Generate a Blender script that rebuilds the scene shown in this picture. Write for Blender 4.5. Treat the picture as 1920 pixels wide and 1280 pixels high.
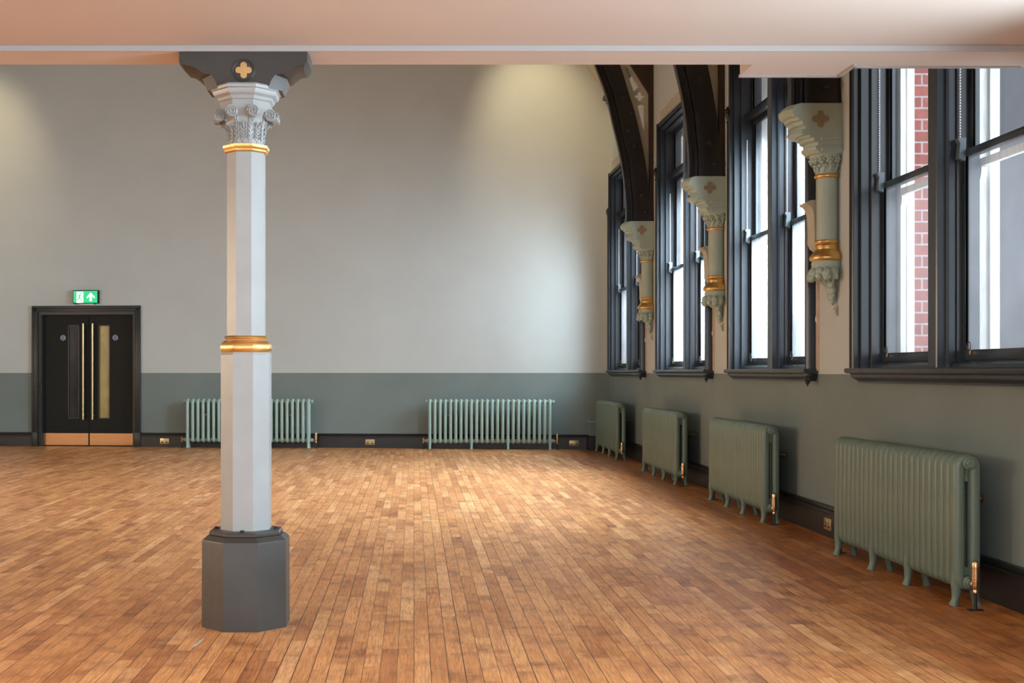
import bpy, bmesh, math, random
from mathutils import Vector, Matrix
PI = math.pi
for o in list(bpy.data.objects): bpy.data.objects.remove(o)
S = bpy.context.scene
COL = S.collection
random.seed(7)

# ------------------------------------------------------------------ camera
F, VX, HY, H = 2250.0, 776.0, 697.0, 1.2      # focal length in px, vanishing point, eye height
cam = bpy.data.cameras.new('camera'); camo = bpy.data.objects.new('camera', cam); COL.objects.link(camo)
camo.location = (0, 0, H); camo.rotation_euler = (PI/2, 0, 0)
cam.sensor_width = 36; cam.lens = 36*F/1920
cam.shift_x = (960-VX)/1920; cam.shift_y = (HY-640)/1920
cam.clip_start = .05; cam.clip_end = 200
S.camera = camo
# ------------------------------------------------------------------ view
S.view_settings.view_transform = 'Standard'; S.view_settings.look = 'None'
S.view_settings.gamma = 1; S.view_settings.use_curve_mapping = False
S.view_settings.exposure = 0.22
# ------------------------------------------------------------------ sky (overcast)
W = bpy.data.worlds.new('overcast_sky'); S.world = W; W.use_nodes = True
wn = W.node_tree; bg = wn.nodes['Background']
bg.inputs[0].default_value = (.84, .92, 1.0, 1); bg.inputs[1].default_value = 4.2
# ------------------------------------------------------------------ lamps
def lamp(name, kind, loc, energy, color, size=.3, aim=None, spot=None, blend=.5, sy=None):
    l = bpy.data.lights.new(name, kind); l.energy = energy; l.color = color
    if kind == 'AREA':
        l.size = size
        if sy: l.shape = 'RECTANGLE'; l.size_y = sy
    else: l.shadow_soft_size = size
    if spot: l.spot_size = spot; l.spot_blend = blend
    o = bpy.data.objects.new(name, l); COL.objects.link(o); o.location = loc
    if aim is not None:
        o.rotation_euler = (Vector(aim)-Vector(loc)).to_track_quat('-Z', 'Y').to_euler()
    return o
WARM = (1.0, .74, .50)
# hall lights high on the roof trusses, warm, pointing down
for x, y in ((-6.0, 9.0), (-1.8, 9.0), (-6.0, 13.5), (-1.8, 13.5)):
    lamp('hall_lamp', 'SPOT', (x, y, 6.4), 150, WARM, .3, (x, y, 0), 1.9, .8)
# lights under the gallery
for x, y in ((-6.5, 1.0), (-2.5, -1.5), (1.2, -1.5), (-6.5, 4.0), (-2.5, 2.6)):
    lamp('gallery_lamp', 'AREA', (x, y, 2.70), 40, WARM, .5, (x, y, 0))
# warm fill lamps added opposite the windows to brighten the piers
for y, e in ((7.5, 200), (11.0, 150)): lamp('side_fill', 'AREA', (-10.3, y, 2.1), e, WARM, .8, (3, y+.0, 1.5))
# wall washers on the end wall
lamp('wall_washer', 'SPOT', (1.3, 17.0, 7.3), 290, (1, .78, .46), .12, (2.0, 18.75, 4.9), .95, 1.0)
lamp('wall_washer', 'SPOT', (-7.0, 17.4, 6.9), 210, (1, .78, .46), .12, (-7.2, 19.4, 4.6), 1.1, 1.0)

# window: far outer edge, near outer edge, mullion centre, head height
WINS = [(8.13, 5.66, 6.915, 4.22), (11.31, 9.04, 10.08, 4.22), (14.67, 12.17, 13.255, 4.22), (18.30, 15.70, 16.81, 4.22), (4.75, 2.45, 3.6, 2.60), (1.2, -1.1, .05, 2.60)]
DAY = (.78, .91, 1.0)
def day(nm, x, y, z, w, h, rad, rot, spread=PI):
    l = bpy.data.lights.new(nm, 'AREA'); l.shape = 'RECTANGLE'; l.size = h; l.size_y = w; l.energy = rad*PI*w*h; l.color = DAY; l.spread = spread
    o = bpy.data.objects.new(nm, l); COL.objects.link(o); o.location = (x, y, z); o.rotation_euler = rot
for i, (yf, yn, ym, zt) in enumerate(WINS):     # area lamps added outside the windows to strengthen the daylight
    if i == 0: continue
    if i < 4: day('window_daylight_fill', 3.78, (yf+yn)/2, 2.55, yf-yn-.3, 1.7, (0, 42, 44, 13)[i], (0, math.radians(62), 0), math.radians(140))
    else: day('window_daylight_fill', 3.48, (yf+yn)/2, 1.9, yf-yn-.3, 1.3, (34, 50)[i-4], (0, PI/2, 0))
# fill lamps added at the rear wall, where no windows are modelled
for x in (-6.4, -3.0, .4): day('rear_wall_fill', x, -5.95, 1.65, 2.2, 1.9, 7.5, (PI/2, PI/2, 0))

# ================================================================== materials
def mat(name, rough=.5, metal=0.0, spec=.5, coat=0):
    m = bpy.data.materials.new(name); m.use_nodes = True
    b = m.node_tree.nodes['Principled BSDF']
    b.inputs['Roughness'].default_value = rough; b.inputs['Metallic'].default_value = metal
    b.inputs['Specular IOR Level'].default_value = spec
    b.inputs['Coat Weight'].default_value = coat; b.inputs['Coat Roughness'].default_value = .2
    return m, m.node_tree, b
def N(t, kind, **kw):
    n = t.nodes.new(kind)
    for k, v in kw.items():
        if k.startswith('i_'):
            key = k[2:]; key = int(key) if key.isdigit() else key.replace('_', ' ')
            n.inputs[key].default_value = v
        else: setattr(n, k, v)
    return n
def ramp(t, stops):
    r = N(t, 'ShaderNodeValToRGB'); e = r.color_ramp.elements
    while len(e) < len(stops): e.new(.5)
    for i, (p, c) in enumerate(stops): e[i].position = p; e[i].color = (*c, 1)
    return r
def c_(c, k): return tuple(min(1, v*k) for v in c)
def paint(name, col, rough=.5, var=.06, scale=4, bump=.15, bscale=30, metal=0, spec=.5, stretch=(1, 1, 1)):
    m, t, b = mat(name, rough, metal, spec); L = t.links.new
    tc = N(t, 'ShaderNodeTexCoord'); mp = N(t, 'ShaderNodeMapping'); mp.inputs['Scale'].default_value = stretch
    L(tc.outputs['Object'], mp.inputs[0])
    n = N(t, 'ShaderNodeTexNoise', i_Scale=scale, i_Detail=6.0); L(mp.outputs[0], n.inputs['Vector'])
    r = ramp(t, [(.3, c_(col, 1-var)), (.7, c_(col, 1+var))]); L(n.outputs['Fac'], r.inputs[0])
    L(r.outputs[0], b.inputs['Base Color'])
    n2 = N(t, 'ShaderNodeTexNoise', i_Scale=bscale, i_Detail=4.0); L(mp.outputs[0], n2.inputs['Vector'])
    bp = N(t, 'ShaderNodeBump', i_Strength=bump, i_Distance=.004)
    L(n2.outputs['Fac'], bp.inputs['Height']); L(bp.outputs[0], b.inputs['Normal'])
    return m
M = {}
M['column'] = paint('pale_grey_gloss_paint', (.33, .36, .37), .38, .05, 8, .3, 22)
M['dark'] = paint('charcoal_paint', (.042, .040, .037), .42, .14, 6, .25, 26)
M['gold'] = paint('gold_leaf_paint', (.74, .46, .16), .34, .15, 9, .4, 40, metal=.85)
M['goldflat'] = paint('gold_flat_paint', (.62, .38, .15), .45, .10, 9, .3, 40, metal=.3)
M['oldgold'] = paint('dull_gold_paint', (.27, .225, .13), .5, .12, 9, .3, 40)
M['black'] = paint('black_satin_paint', (.025, .032, .040), .27, .10, 3, .10, 9, stretch=(2, 2, .6))
M['blackwood'] = paint('black_timber_paint', (.014, .012, .012), .42, .25, 3, .3, 18)
M['browntimber'] = paint('dark_brown_timber', (.035, .022, .014), .5, .25, 5, .3, 18)
M['horn'] = paint('horn_paint_lit_from_above', (.09, .12, .14), .35, .1, 3, .1, 18)  # light falling from above is painted in as a paler horn colour
M['skirt'] = paint('black_skirting_paint', (.016, .016, .017), .36, .15, 4, .15, 20)
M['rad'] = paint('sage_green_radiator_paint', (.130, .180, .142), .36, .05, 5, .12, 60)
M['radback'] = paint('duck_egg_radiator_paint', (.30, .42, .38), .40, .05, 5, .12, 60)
M['bracket'] = paint('sage_white_paint', (.37, .45, .385), .5, .06, 8, .3, 25)
M['stone'] = paint('beige_painted_stone', (.46, .43, .34), .6, .08, 10, .5, 25)
M['panel'] = paint('grey_spandrel_paint', (.55, .53, .46), .5, .08, 6, .2, 25)
M['ceil'] = paint('pale_pink_ceiling_paint', (.64, .57, .51), .6, .02, 1.2, .06, 8)
M['ceiltrim'] = paint('white_beam_edge_paint', (.40, .39, .39), .5, .02, 1.2, .06, 8)
M['rooftop'] = paint('dark_low_bounce_roof', (.10, .08, .06), .7, .1, 2, .1, 10)  # unseen roof top, kept dark to cut bounce onto the end wall
M['roofin'] = paint('cream_roof_lining', (.50, .46, .37), .7, .04, 1.2, .06, 8)
M['plaster'] = paint('pink_bare_plaster', (.62, .44, .36), .7, .15, 14, .4, 30)
M['brass'] = paint('antique_brass', (.62, .40, .22), .28, .1, 20, .1, 60, metal=1)
M['sockbrass'] = paint('satin_brass_plate', (.55, .44, .24), .35, .06, 20, .05, 60, metal=.8)
M['iron'] = paint('black_iron', (.01, .01, .011), .5, .1, 20, .1, 60)
M['hole'] = paint('socket_slots', (.006, .004, .003), .8, .1, 20, .0, 60)
M['doorblack'] = paint('black_door_paint', (.010, .012, .011), .6, .06, 2, .08, 14, spec=.25)
M['jamb'] = paint('dark_door_frame_paint', (.017, .020, .021), .4, .06, 2, .08, 14)
M['kick'] = paint('kick_plate_floor_reflection_tint', (.46, .25, .12), .30, .06, 4, .05, 30, metal=.75, stretch=(.4, 1, 8))  # brown of the reflected floor is painted into the plate colour
M['white'] = paint('white_plastic', (.7, .7, .68), .4, .02, 3, .0, 30)
M['beigebead'] = paint('cream_cord', (.62, .56, .44), .6, .05, 9, .1, 30)
M['greyrender'] = None

def wall_mat():
    m, t, b = mat('two_tone_wall_paint', .62, 0, .25); L = t.links.new
    tc = N(t, 'ShaderNodeTexCoord'); sp = N(t, 'ShaderNodeSeparateXYZ'); L(tc.outputs['Object'], sp.inputs[0])
    gt = N(t, 'ShaderNodeMath', operation='GREATER_THAN'); gt.inputs[1].default_value = 1.184; L(sp.outputs[2], gt.inputs[0])
    n = N(t, 'ShaderNodeTexNoise', i_Scale=1.3, i_Detail=6.0, i_Roughness=.6); L(tc.outputs['Object'], n.inputs['Vector'])
    up = ramp(t, [(.25, (.475, .515, .51)), (.75, (.515, .555, .55))]); L(n.outputs['Fac'], up.inputs[0])
    lo = ramp(t, [(.25, (.165, .205, .200)), (.75, (.195, .240, .235))]); L(n.outputs['Fac'], lo.inputs[0])
    mx = N(t, 'ShaderNodeMix', data_type='RGBA'); L(gt.outputs[0], mx.inputs['Factor']); L(lo.outputs[0], mx.inputs['A']); L(up.outputs[0], mx.inputs['B'])
    L(mx.outputs['Result'], b.inputs['Base Color'])
    n2 = N(t, 'ShaderNodeTexNoise', i_Scale=2.6, i_Detail=5.0, i_Distortion=.8); L(tc.outputs['Object'], n2.inputs['Vector'])
    bp = N(t, 'ShaderNodeBump', i_Strength=.35, i_Distance=.012); L(n2.outputs['Fac'], bp.inputs['Height']); L(bp.outputs[0], b.inputs['Normal'])
    return m
M['wall'] = wall_mat()

def floor_mat():
    m, t, b = mat('oak_strip_floor', .33, 0, .5); L = t.links.new
    PW = .0685
    tc = N(t, 'ShaderNodeTexCoord'); sp = N(t, 'ShaderNodeSeparateXYZ'); L(tc.outputs['Object'], sp.inputs[0])
    def mth(op, a, bb=None, c=None):
        n = N(t, 'ShaderNodeMath', operation=op)
        for i, v in enumerate((a, bb, c)):
            if v is None: continue
            if isinstance(v, (int, float)): n.inputs[i].default_value = v
            else: L(v, n.inputs[i])
        return n.outputs[0]
    X, Y = sp.outputs[0], sp.outputs[1]
    u = mth('DIVIDE', X, PW); ui = mth('FLOOR', u); uf = mth('FRACT', u)
    wr = N(t, 'ShaderNodeTexWhiteNoise', noise_dimensions='1D'); L(ui, wr.inputs['W'])
    ln = mth('MULTIPLY_ADD', wr.outputs['Value'], .25, .55)           # board length varies by row
    off = mth('MULTIPLY', wr.outputs['Value'], 37.7)
    v = mth('ADD', mth('DIVIDE', Y, ln), off)
    vj = mth('MULTIPLY', mth('SINE', mth('MULTIPLY', mth('FLOOR', v), 2.4)), .0)
    vi = mth('FLOOR', v); vf = mth('FRACT', v)
    idn = N(t, 'ShaderNodeCombineXYZ'); L(ui, idn.inputs[0]); L(vi, idn.inputs[1])
    wn_ = N(t, 'ShaderNodeTexWhiteNoise', noise_dimensions='2D'); L(idn.outputs[0], wn_.inputs['Vector'])
    br = wn_.outputs['Value']
    # per board tone
    tone = ramp(t, [(0, (.44, .180, .060)), (.3, (.54, .245, .088)), (.8, (.62, .300, .115)), (1, (.70, .39, .175))]); L(br, tone.inputs[0])
    # grain
    cm = N(t, 'ShaderNodeCombineXYZ'); L(mth('MULTIPLY', X, 1.0), cm.inputs[0]); L(mth('MULTIPLY', Y, .055), cm.inputs[1]); L(mth('MULTIPLY', br, 31.), cm.inputs[2])
    wv = N(t, 'ShaderNodeTexNoise', i_Scale=70.0, i_Detail=5.0, i_Distortion=1.8); L(cm.outputs[0], wv.inputs['Vector'])
    gr = ramp(t, [(.36, (.66, .56, .46)), (.60, (1.14, 1.13, 1.11))]); L(wv.outputs['Fac'], gr.inputs[0])
    m1 = N(t, 'ShaderNodeMix', data_type='RGBA', blend_type='MULTIPLY'); m1.inputs['Factor'].default_value = .7
    L(tone.outputs[0], m1.inputs['A']); L(gr.outputs[0], m1.inputs['B'])
    # blotchy wear, stays on the boards
    cw = N(t, 'ShaderNodeCombineXYZ'); L(X, cw.inputs[0]); L(mth('MULTIPLY', Y, 1.0), cw.inputs[1]); L(mth('MULTIPLY', br, 1.3), cw.inputs[2])
    n3 = N(t, 'ShaderNodeTexNoise', i_Scale=5.0, i_Detail=4.0, i_Roughness=.6); L(cw.outputs[0], n3.inputs['Vector'])
    bl = ramp(t, [(.30, (.42, .31, .27)), (.44, (.82, .76, .72)), (.56, (1.0, .99, .98)), (.8, (1.16, 1.17, 1.18))]); L(n3.outputs['Fac'], bl.inputs[0])
    m2 = N(t, 'ShaderNodeMix', data_type='RGBA', blend_type='MULTIPLY'); m2.inputs['Factor'].default_value = .85
    L(m1.outputs['Result'], m2.inputs['A']); L(bl.outputs[0], m2.inputs['B'])
    # gaps
    du = mth('MULTIPLY', mth('MINIMUM', uf, mth('SUBTRACT', 1.0, uf)), PW)
    dv = mth('MULTIPLY', mth('MINIMUM', vf, mth('SUBTRACT', 1.0, vf)), ln)
    gw = mth('MULTIPLY_ADD', wr.outputs['Value'], .0014, .0008)
    g1 = mth('LESS_THAN', du, gw); g2 = mth('LESS_THAN', dv, .0009)
    g = mth('MAXIMUM', g1, mth('MULTIPLY', g2, .6))
    m3 = N(t, 'ShaderNodeMix', data_type='RGBA'); L(g, m3.inputs['Factor']); L(m2.outputs['Result'], m3.inputs['A']); m3.inputs['B'].default_value = (.035, .014, .006, 1)
    # border by the window wall: tighter, redder boards
    bord = mth('GREATER_THAN', X, 2.19)
    m4 = N(t, 'ShaderNodeMix', data_type='RGBA', blend_type='MULTIPLY'); L(mth('MULTIPLY', bord, .8), m4.inputs['Factor'])
    L(m3.outputs['Result'], m4.inputs['A']); m4.inputs['B'].default_value = (.88, .70, .50, 1)
    L(m4.outputs['Result'], b.inputs['Base Color'])
    rr = N(t, 'ShaderNodeMapRange'); L(n3.outputs['Fac'], rr.inputs[0]); rr.inputs[3].default_value = .34; rr.inputs[4].default_value = .46
    L(rr.outputs[0], b.inputs['Roughness'])
    bp = N(t, 'ShaderNodeBump', i_Strength=.35, i_Distance=.002)
    hh = mth('SUBTRACT', mth('MULTIPLY', wv.outputs['Fac'], .25), g); L(hh, bp.inputs['Height']); L(bp.outputs[0], b.inputs['Normal'])
    return m
M['floor'] = floor_mat()

def brick_mat():
    m, t, b = mat('red_brickwork', .85); L = t.links.new
    tc = N(t, 'ShaderNodeTexCoord'); mp = N(t, 'ShaderNodeMapping')
    mp.inputs['Rotation'].default_value = (PI/2, 0, 0); mp.inputs['Location'].default_value = (-3.323+.155*22, 0, 0); L(tc.outputs['Object'], mp.inputs[0])
    bk = N(t, 'ShaderNodeTexBrick', i_Scale=1.0, i_Mortar_Size=.006, i_Brick_Width=.155, i_Row_Height=.076, i_Bias=0.0)
    bk.offset = .5; bk.inputs['Color1'].default_value = (.22, .040, .026, 1); bk.inputs['Color2'].default_value = (.29, .065, .040, 1); bk.inputs['Mortar'].default_value = (.34, .29, .28, 1)
    L(mp.outputs[0], bk.inputs['Vector'])
    n = N(t, 'ShaderNodeTexNoise', i_Scale=30.0, i_Detail=5.0); L(tc.outputs['Object'], n.inputs['Vector'])
    r = ramp(t, [(.3, (.75, .75, .8)), (.7, (1.15, 1.1, 1.1))]); L(n.outputs['Fac'], r.inputs[0])
    mx = N(t, 'ShaderNodeMix', data_type='RGBA', blend_type='MULTIPLY'); mx.inputs['Factor'].default_value = .8
    L(bk.outputs['Color'], mx.inputs['A']); L(r.outputs[0], mx.inputs['B']); L(mx.outputs['Result'], b.inputs['Base Color'])
    return m
M['brick'] = brick_mat()
M['greyrender'] = paint('weathered_grey_render', (.045, .047, .053), .9, .25, 2.2, .3, 30, stretch=(1, 1, .4))
M['flaking'] = paint('flaking_white_paint', (.70, .71, .68), .6, .18, 9, .5, 26, stretch=(4, 4, .6))
def glass_mat(name, haze):
    m, t, b = mat(name); L = t.links.new; t.nodes.remove(b)
    out = t.nodes['Material Output']
    tr = N(t, 'ShaderNodeBsdfTransparent'); tr.inputs[0].default_value = (.95, .97, .98, 1)
    gl = N(t, 'ShaderNodeBsdfGlossy', i_Roughness=.02); lw = N(t, 'ShaderNodeLayerWeight', i_Blend=.5)
    fr = N(t, 'ShaderNodeMath', operation='POWER'); L(lw.outputs['Facing'], fr.inputs[0]); fr.inputs[1].default_value = 5.0
    mx = N(t, 'ShaderNodeMixShader'); L(fr.outputs[0], mx.inputs[0]); L(tr.outputs[0], mx.inputs[1]); L(gl.outputs[0], mx.inputs[2])
    df = N(t, 'ShaderNodeBsdfTranslucent'); df.inputs[0].default_value = (.8, .82, .86, 1)
    n = N(t, 'ShaderNodeTexNoise', i_Scale=6.0, i_Detail=5.0)
    r = N(t, 'ShaderNodeMapRange'); L(n.outputs['Fac'], r.inputs[0]); r.inputs[3].default_value = haze*.5; r.inputs[4].default_value = haze*1.5
    m2 = N(t, 'ShaderNodeMixShader'); L(r.outputs[0], m2.inputs[0]); L(mx.outputs[0], m2.inputs[1]); L(df.outputs[0], m2.inputs[2])
    L(m2.outputs[0], out.inputs[0])
    return m
M['glass'] = glass_mat('clear_window_glass', .015)
M['glasshazy'] = glass_mat('dusty_window_glass', .06)
def emis(name, col, st):
    m, t, b = mat(name, .4); b.inputs['Base Color'].default_value = (*col, 1)
    n = N(t, 'ShaderNodeTexNoise', i_Scale=3.0); r = ramp(t, [(.3, c_(col, .9)), (.7, col)]); t.links.new(n.outputs['Fac'], r.inputs[0])
    t.links.new(r.outputs[0], b.inputs['Emission Color']); b.inputs['Emission Strength'].default_value = st
    return m
M['signgreen'] = emis('lit_green_sign_face', (.0, .42, .16), 1.0)
M['signwhite'] = emis('lit_white_sign_face', (.85, 1, .93), 1.0)
M['blue'] = paint('blue_sign_disc', (.03, .07, .22), .4, .02, 3, 0, 10)
M['visglass_l'] = paint('dark_vision_glass', (.045, .045, .047), .06, .2, 3, 0, 10, spec=.3)
M['visglass_r'] = paint('vision_glass_painted_amber_glow', (.40, .32, .13), .25, .2, 3, 0, 10, spec=.2)  # amber light behind this pane is painted into its base colour

# ================================================================== mesh helpers
class MB:
    def __init__(s): s.bm = bmesh.new()
    def poly(s, vs, faces):
        bv = [s.bm.verts.new(v) for v in vs]
        for f in faces:
            try: s.bm.faces.new([bv[i] for i in f])
            except ValueError: pass
        return s
    def box(s, x0, x1, y0, y1, z0, z1, bev=0):
        if bev <= 0:
            s.poly([(x0, y0, z0), (x1, y0, z0), (x1, y1, z0), (x0, y1, z0), (x0, y0, z1), (x1, y0, z1), (x1, y1, z1), (x0, y1, z1)],
               [(0, 3, 2, 1), (4, 5, 6, 7), (0, 1, 5, 4), (1, 2, 6, 5), (2, 3, 7, 6), (3, 0, 4, 7)])
        else:
            b2 = bmesh.new(); MB.box(_W(b2), x0, x1, y0, y1, z0, z1)
            bmesh.ops.bevel(b2, geom=b2.edges[:], offset=bev, segments=2, affect='EDGES', profile=.5)
            s.merge(b2)
        return s
    def merge(s, b2, mtx=None):
        me = bpy.data.meshes.new('t'); b2.to_mesh(me); b2.free()
        if mtx is not None: me.transform(mtx)
        s.bm.from_mesh(me); bpy.data.meshes.remove(me)
    def prism(s, pts, axis, a, b):
        """extrude a 2D outline along an axis: 'x' pts=(y,z), 'y' pts=(x,z), 'z' pts=(x,y)"""
        def P(p, t):
            return {'x': (t, p[0], p[1]), 'y': (p[0], t, p[1]), 'z': (p[0], p[1], t)}[axis]
        n = len(pts); vs = [P(p, a) for p in pts]+[P(p, b) for p in pts]
        fs = [tuple(range(n)), tuple(range(2*n-1, n-1, -1))]+[(i, (i+1) % n, n+(i+1) % n, n+i) for i in range(n)]
        return s.poly(vs, fs)
    def loft(s, rings, cap=True, closed=True):
        n = len(rings[0]); vs = [v for r in rings for v in r]; fs = []
        for k in range(len(rings)-1):
            for i in range(n if closed else n-1):
                j = (i+1) % n; fs.append((k*n+i, k*n+j, (k+1)*n+j, (k+1)*n+i))
        if cap: fs += [tuple(range(n-1, -1, -1)), tuple((len(rings)-1)*n+i for i in range(n))]
        return s.poly(vs, fs)
    def octo(s, cx, cy, prof, n=8, rot=PI/8, cap=True):
        """lathe with n flat sides; prof = (half width across flats, z)"""
        k = 1/math.cos(PI/n)
        return s.loft([[(cx+r*k*math.cos(rot+2*PI*i/n), cy+r*k*math.sin(rot+2*PI*i/n), z) for i in range(n)] for r, z in prof], cap)
    def lathe(s, cx, cy, prof, n=24): return s.octo(cx, cy, [(r*math.cos(PI/n), z) for r, z in prof], n, 0)
    def cyl(s, p, q, r, n=16, r2=None):
        p, q = Vector(p), Vector(q); r2 = r if r2 is None else r2
        m = (q-p).to_track_quat('Z', 'Y').to_matrix()
        def ring(c, rr): return [tuple(c+m @ Vector((rr*math.cos(2*PI*i/n), rr*math.sin(2*PI*i/n), 0))) for i in range(n)]
        return s.loft([ring(p, r), ring(q, r2)])
    def turned(s, p, d, prof, n=16):
        """turned shape about direction d from p; prof = (radius, distance)"""
        p, d = Vector(p), Vector(d).normalized(); m = d.to_track_quat('Z', 'Y').to_matrix()
        return s.loft([[tuple(p+d*z+m @ Vector((r*math.cos(2*PI*i/n), r*math.sin(2*PI*i/n), 0))) for i in range(n)] for r, z in prof])
    def sweep(s, pts, rad, n=8, closed=False, side=None, pw=1):
        def q_(v): return math.copysign(abs(v)**pw, v)
        """tube through pts; rad=(a,b): a along 'side', b across it (list or single)"""
        pts = [Vector(p) for p in pts]; m = len(pts); rings = []
        if not isinstance(rad, list): rad = [rad]*m
        for i, p in enumerate(pts):
            d = (pts[(i+1) % m]-pts[i-1]) if closed else (pts[min(i+1, m-1)]-pts[max(i-1, 0)])
            d.normalize()
            sd = Vector(side) if side else (Vector((0, 0, 1)) if abs(d.z) < .9 else Vector((0, 1, 0)))
            u = (sd-d*sd.dot(d)).normalized(); w = d.cross(u); a, b = rad[i] if isinstance(rad[i], tuple) else (rad[i], rad[i])
            rings.append([tuple(p+u*a*q_(math.cos(2*PI*k/n))+w*b*q_(math.sin(2*PI*k/n))) for k in range(n)])
        if closed: rings.append(rings[0]); return s.loft(rings, False)
        return s.loft(rings)
    def blob(s, c, r, seed=0, sub=2, amp=.25, sq=(1, 1, 1)):
        b2 = bmesh.new(); bmesh.ops.create_icosphere(b2, subdivisions=sub, radius=1); rd = random.Random(seed)
        ph = [rd.uniform(0, 6) for _ in range(3)]
        for v in b2.verts:
            k = 1+amp*math.sin(4*v.co.x+ph[0])*math.sin(4*v.co.y+ph[1])*math.cos(3*v.co.z+ph[2])
            v.co = Vector((v.co.x*sq[0], v.co.y*sq[1], v.co.z*sq[2]))*r*k
        s.merge(b2, Matrix.Translation(c)); return s
class _W(MB):
    def __init__(s, b): s.bm = b
def smooth(me, ang=35):
    for p in me.polygons: p.use_smooth = True
    me.set_sharp_from_angle(angle=math.radians(ang))
def clipx(mb, x):
    r = bmesh.ops.bisect_plane(mb.bm, geom=mb.bm.verts[:]+mb.bm.edges[:]+mb.bm.faces[:], plane_co=(x, 0, 0), plane_no=(1, 0, 0), clear_outer=True)
    bmesh.ops.holes_fill(mb.bm, edges=[e for e in mb.bm.edges if e.is_boundary], sides=0)
    return mb
def obj(name, mb, m, parent=None, ang=35, local=False):
    """one mesh object; coordinates given in world space unless local"""
    bm = mb.bm if isinstance(mb, MB) else mb
    bmesh.ops.remove_doubles(bm, verts=bm.verts, dist=1e-6)
    bmesh.ops.recalc_face_normals(bm, faces=bm.faces)
    me = bpy.data.meshes.new(name); bm.to_mesh(me); bm.free()
    if parent is not None and not local:
        root = Vector((0, 0, 0)); q = parent
        while q is not None: root += q.location; q = q.parent
        me.transform(Matrix.Translation(-root))
    me.materials.append(m); smooth(me, ang)
    o = bpy.data.objects.new(name, me); COL.objects.link(o)
    if parent is not None: o.parent = parent
    return o
def tag(o, label, cat, group=None, kind=None):
    o['label'] = label; o['category'] = cat
    if group: o['group'] = group
    if kind: o['kind'] = kind
    return o
def thing(name, label, cat, loc=(0, 0, 0), rotz=0, group=None, kind=None):
    o = bpy.data.objects.new(name, None); COL.objects.link(o); o.location = loc; o.rotation_euler = (0, 0, rotz)
    o.empty_display_size = .05
    return tag(o, label, cat, group, kind)
def struct(name, mb, m, label, cat, ang=35): return tag(obj(name, mb, m, None, ang), label, cat, None, 'structure')
def shift_z(pts): return pts
def curve_plate(outlines, depth, n=None):
    """flat plate in x-z with holes, extruded along y by depth, returned as bmesh"""
    cu = bpy.data.curves.new('c', 'CURVE'); cu.dimensions = '2D'; cu.fill_mode = 'BOTH'; cu.extrude = depth/2
    for pts in outlines:
        sp = cu.splines.new('POLY'); sp.points.add(len(pts)-1); sp.use_cyclic_u = True
        for q, p in zip(sp.points, pts): q.co = (p[0], p[1], 0, 1)
    o = bpy.data.objects.new('c', cu); COL.objects.link(o)
    dg = bpy.context.evaluated_depsgraph_get(); me = bpy.data.meshes.new_from_object(o.evaluated_get(dg))
    bm = bmesh.new(); bm.from_mesh(me); bpy.data.objects.remove(o); bpy.data.curves.remove(cu); bpy.data.meshes.remove(me)
    bm.transform(Matrix.Rotation(PI/2, 4, 'X'))       # x-y -> x-z
    return bm
def quatrefoil(cx, cz, r, k=.52, n=10):
    """outline of four lobes"""
    pts = []; lr = r*.40; d = r-lr
    for q in range(4):
        a0 = q*PI/2
        for i in range(n+1):
            a = a0-PI*.62+1.24*PI*i/n
            pts.append((cx+d*math.cos(a0)+lr*math.cos(a), cz+d*math.sin(a0)+lr*math.sin(a)))
    return pts

# ================================================================== the room
WX = 3.04                                   # window wall
BS = -.0826; BA = math.atan(BS)             # end wall runs slightly askew
def back_y(x): return 18.69+BS*(x-2.77)
LX = -10.5; YB = -6.0
struct('floor', MB().box(LX-.2, WX+.3, YB, 20.2, -.1, 0), M['floor'], 'worn oak strip floor running towards the end wall', 'floor')
# filled crack in the floor beside the column foot
fl = bpy.data.objects['floor']
cr = MB()
cp = [(-.945, 5.40), (-.952, 5.36), (-.951, 5.32), (-.958, 5.285), (-.962, 5.25), (-.968, 5.22)]
cw = [.003, .008, .006, .009, .007, .002]
cr.poly([(x-w, y, .0012) for (x, y), w in zip(cp, cw)]+[(x+w, y, .0012) for (x, y), w in zip(cp, cw)], [(i, i+1, i+7, i+6) for i in range(5)])
obj('crack_filler', cr, paint('grey_filler', (.52, .48, .42), .8), fl)
# end wall (with the door opening)
DX0, DX1, DZ = -6.09, -4.47, 2.18
def back_piece(mb, x0, x1, z0, z1, th=.3):
    vs = [(x0, back_y(x0)), (x1, back_y(x1)), (x1, back_y(x1)+th), (x0, back_y(x0)+th)]
    mb.prism(vs, 'z', z0, z1)
b = MB()
back_piece(b, LX, DX0, 0, 6.6); back_piece(b, DX0, DX1, DZ, 6.6); back_piece(b, DX1, WX, 0, 6.6)
bw = struct('wall_back', b, M['wall'], 'large plain end wall, pale grey over a darker grey dado band', 'wall')
# gable part above
g = MB(); g.prism([(LX, 6.6), (WX, 6.6), (WX, 11), (LX, 11)], 'y', 19.6, 19.9)
struct('wall_gable', g, M['wall'], 'upper part of the pale end wall under the roof', 'wall')
struct('wall_left', MB().box(LX-.3, LX, YB, 20.2, 0, 9), M['wall'], 'pale grey side wall opposite the windows', 'wall')
struct('wall_front', MB().box(LX, WX+.3, YB-.2, YB, 0, 9), M['wall'], 'pale grey wall behind the viewpoint', 'wall')

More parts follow.
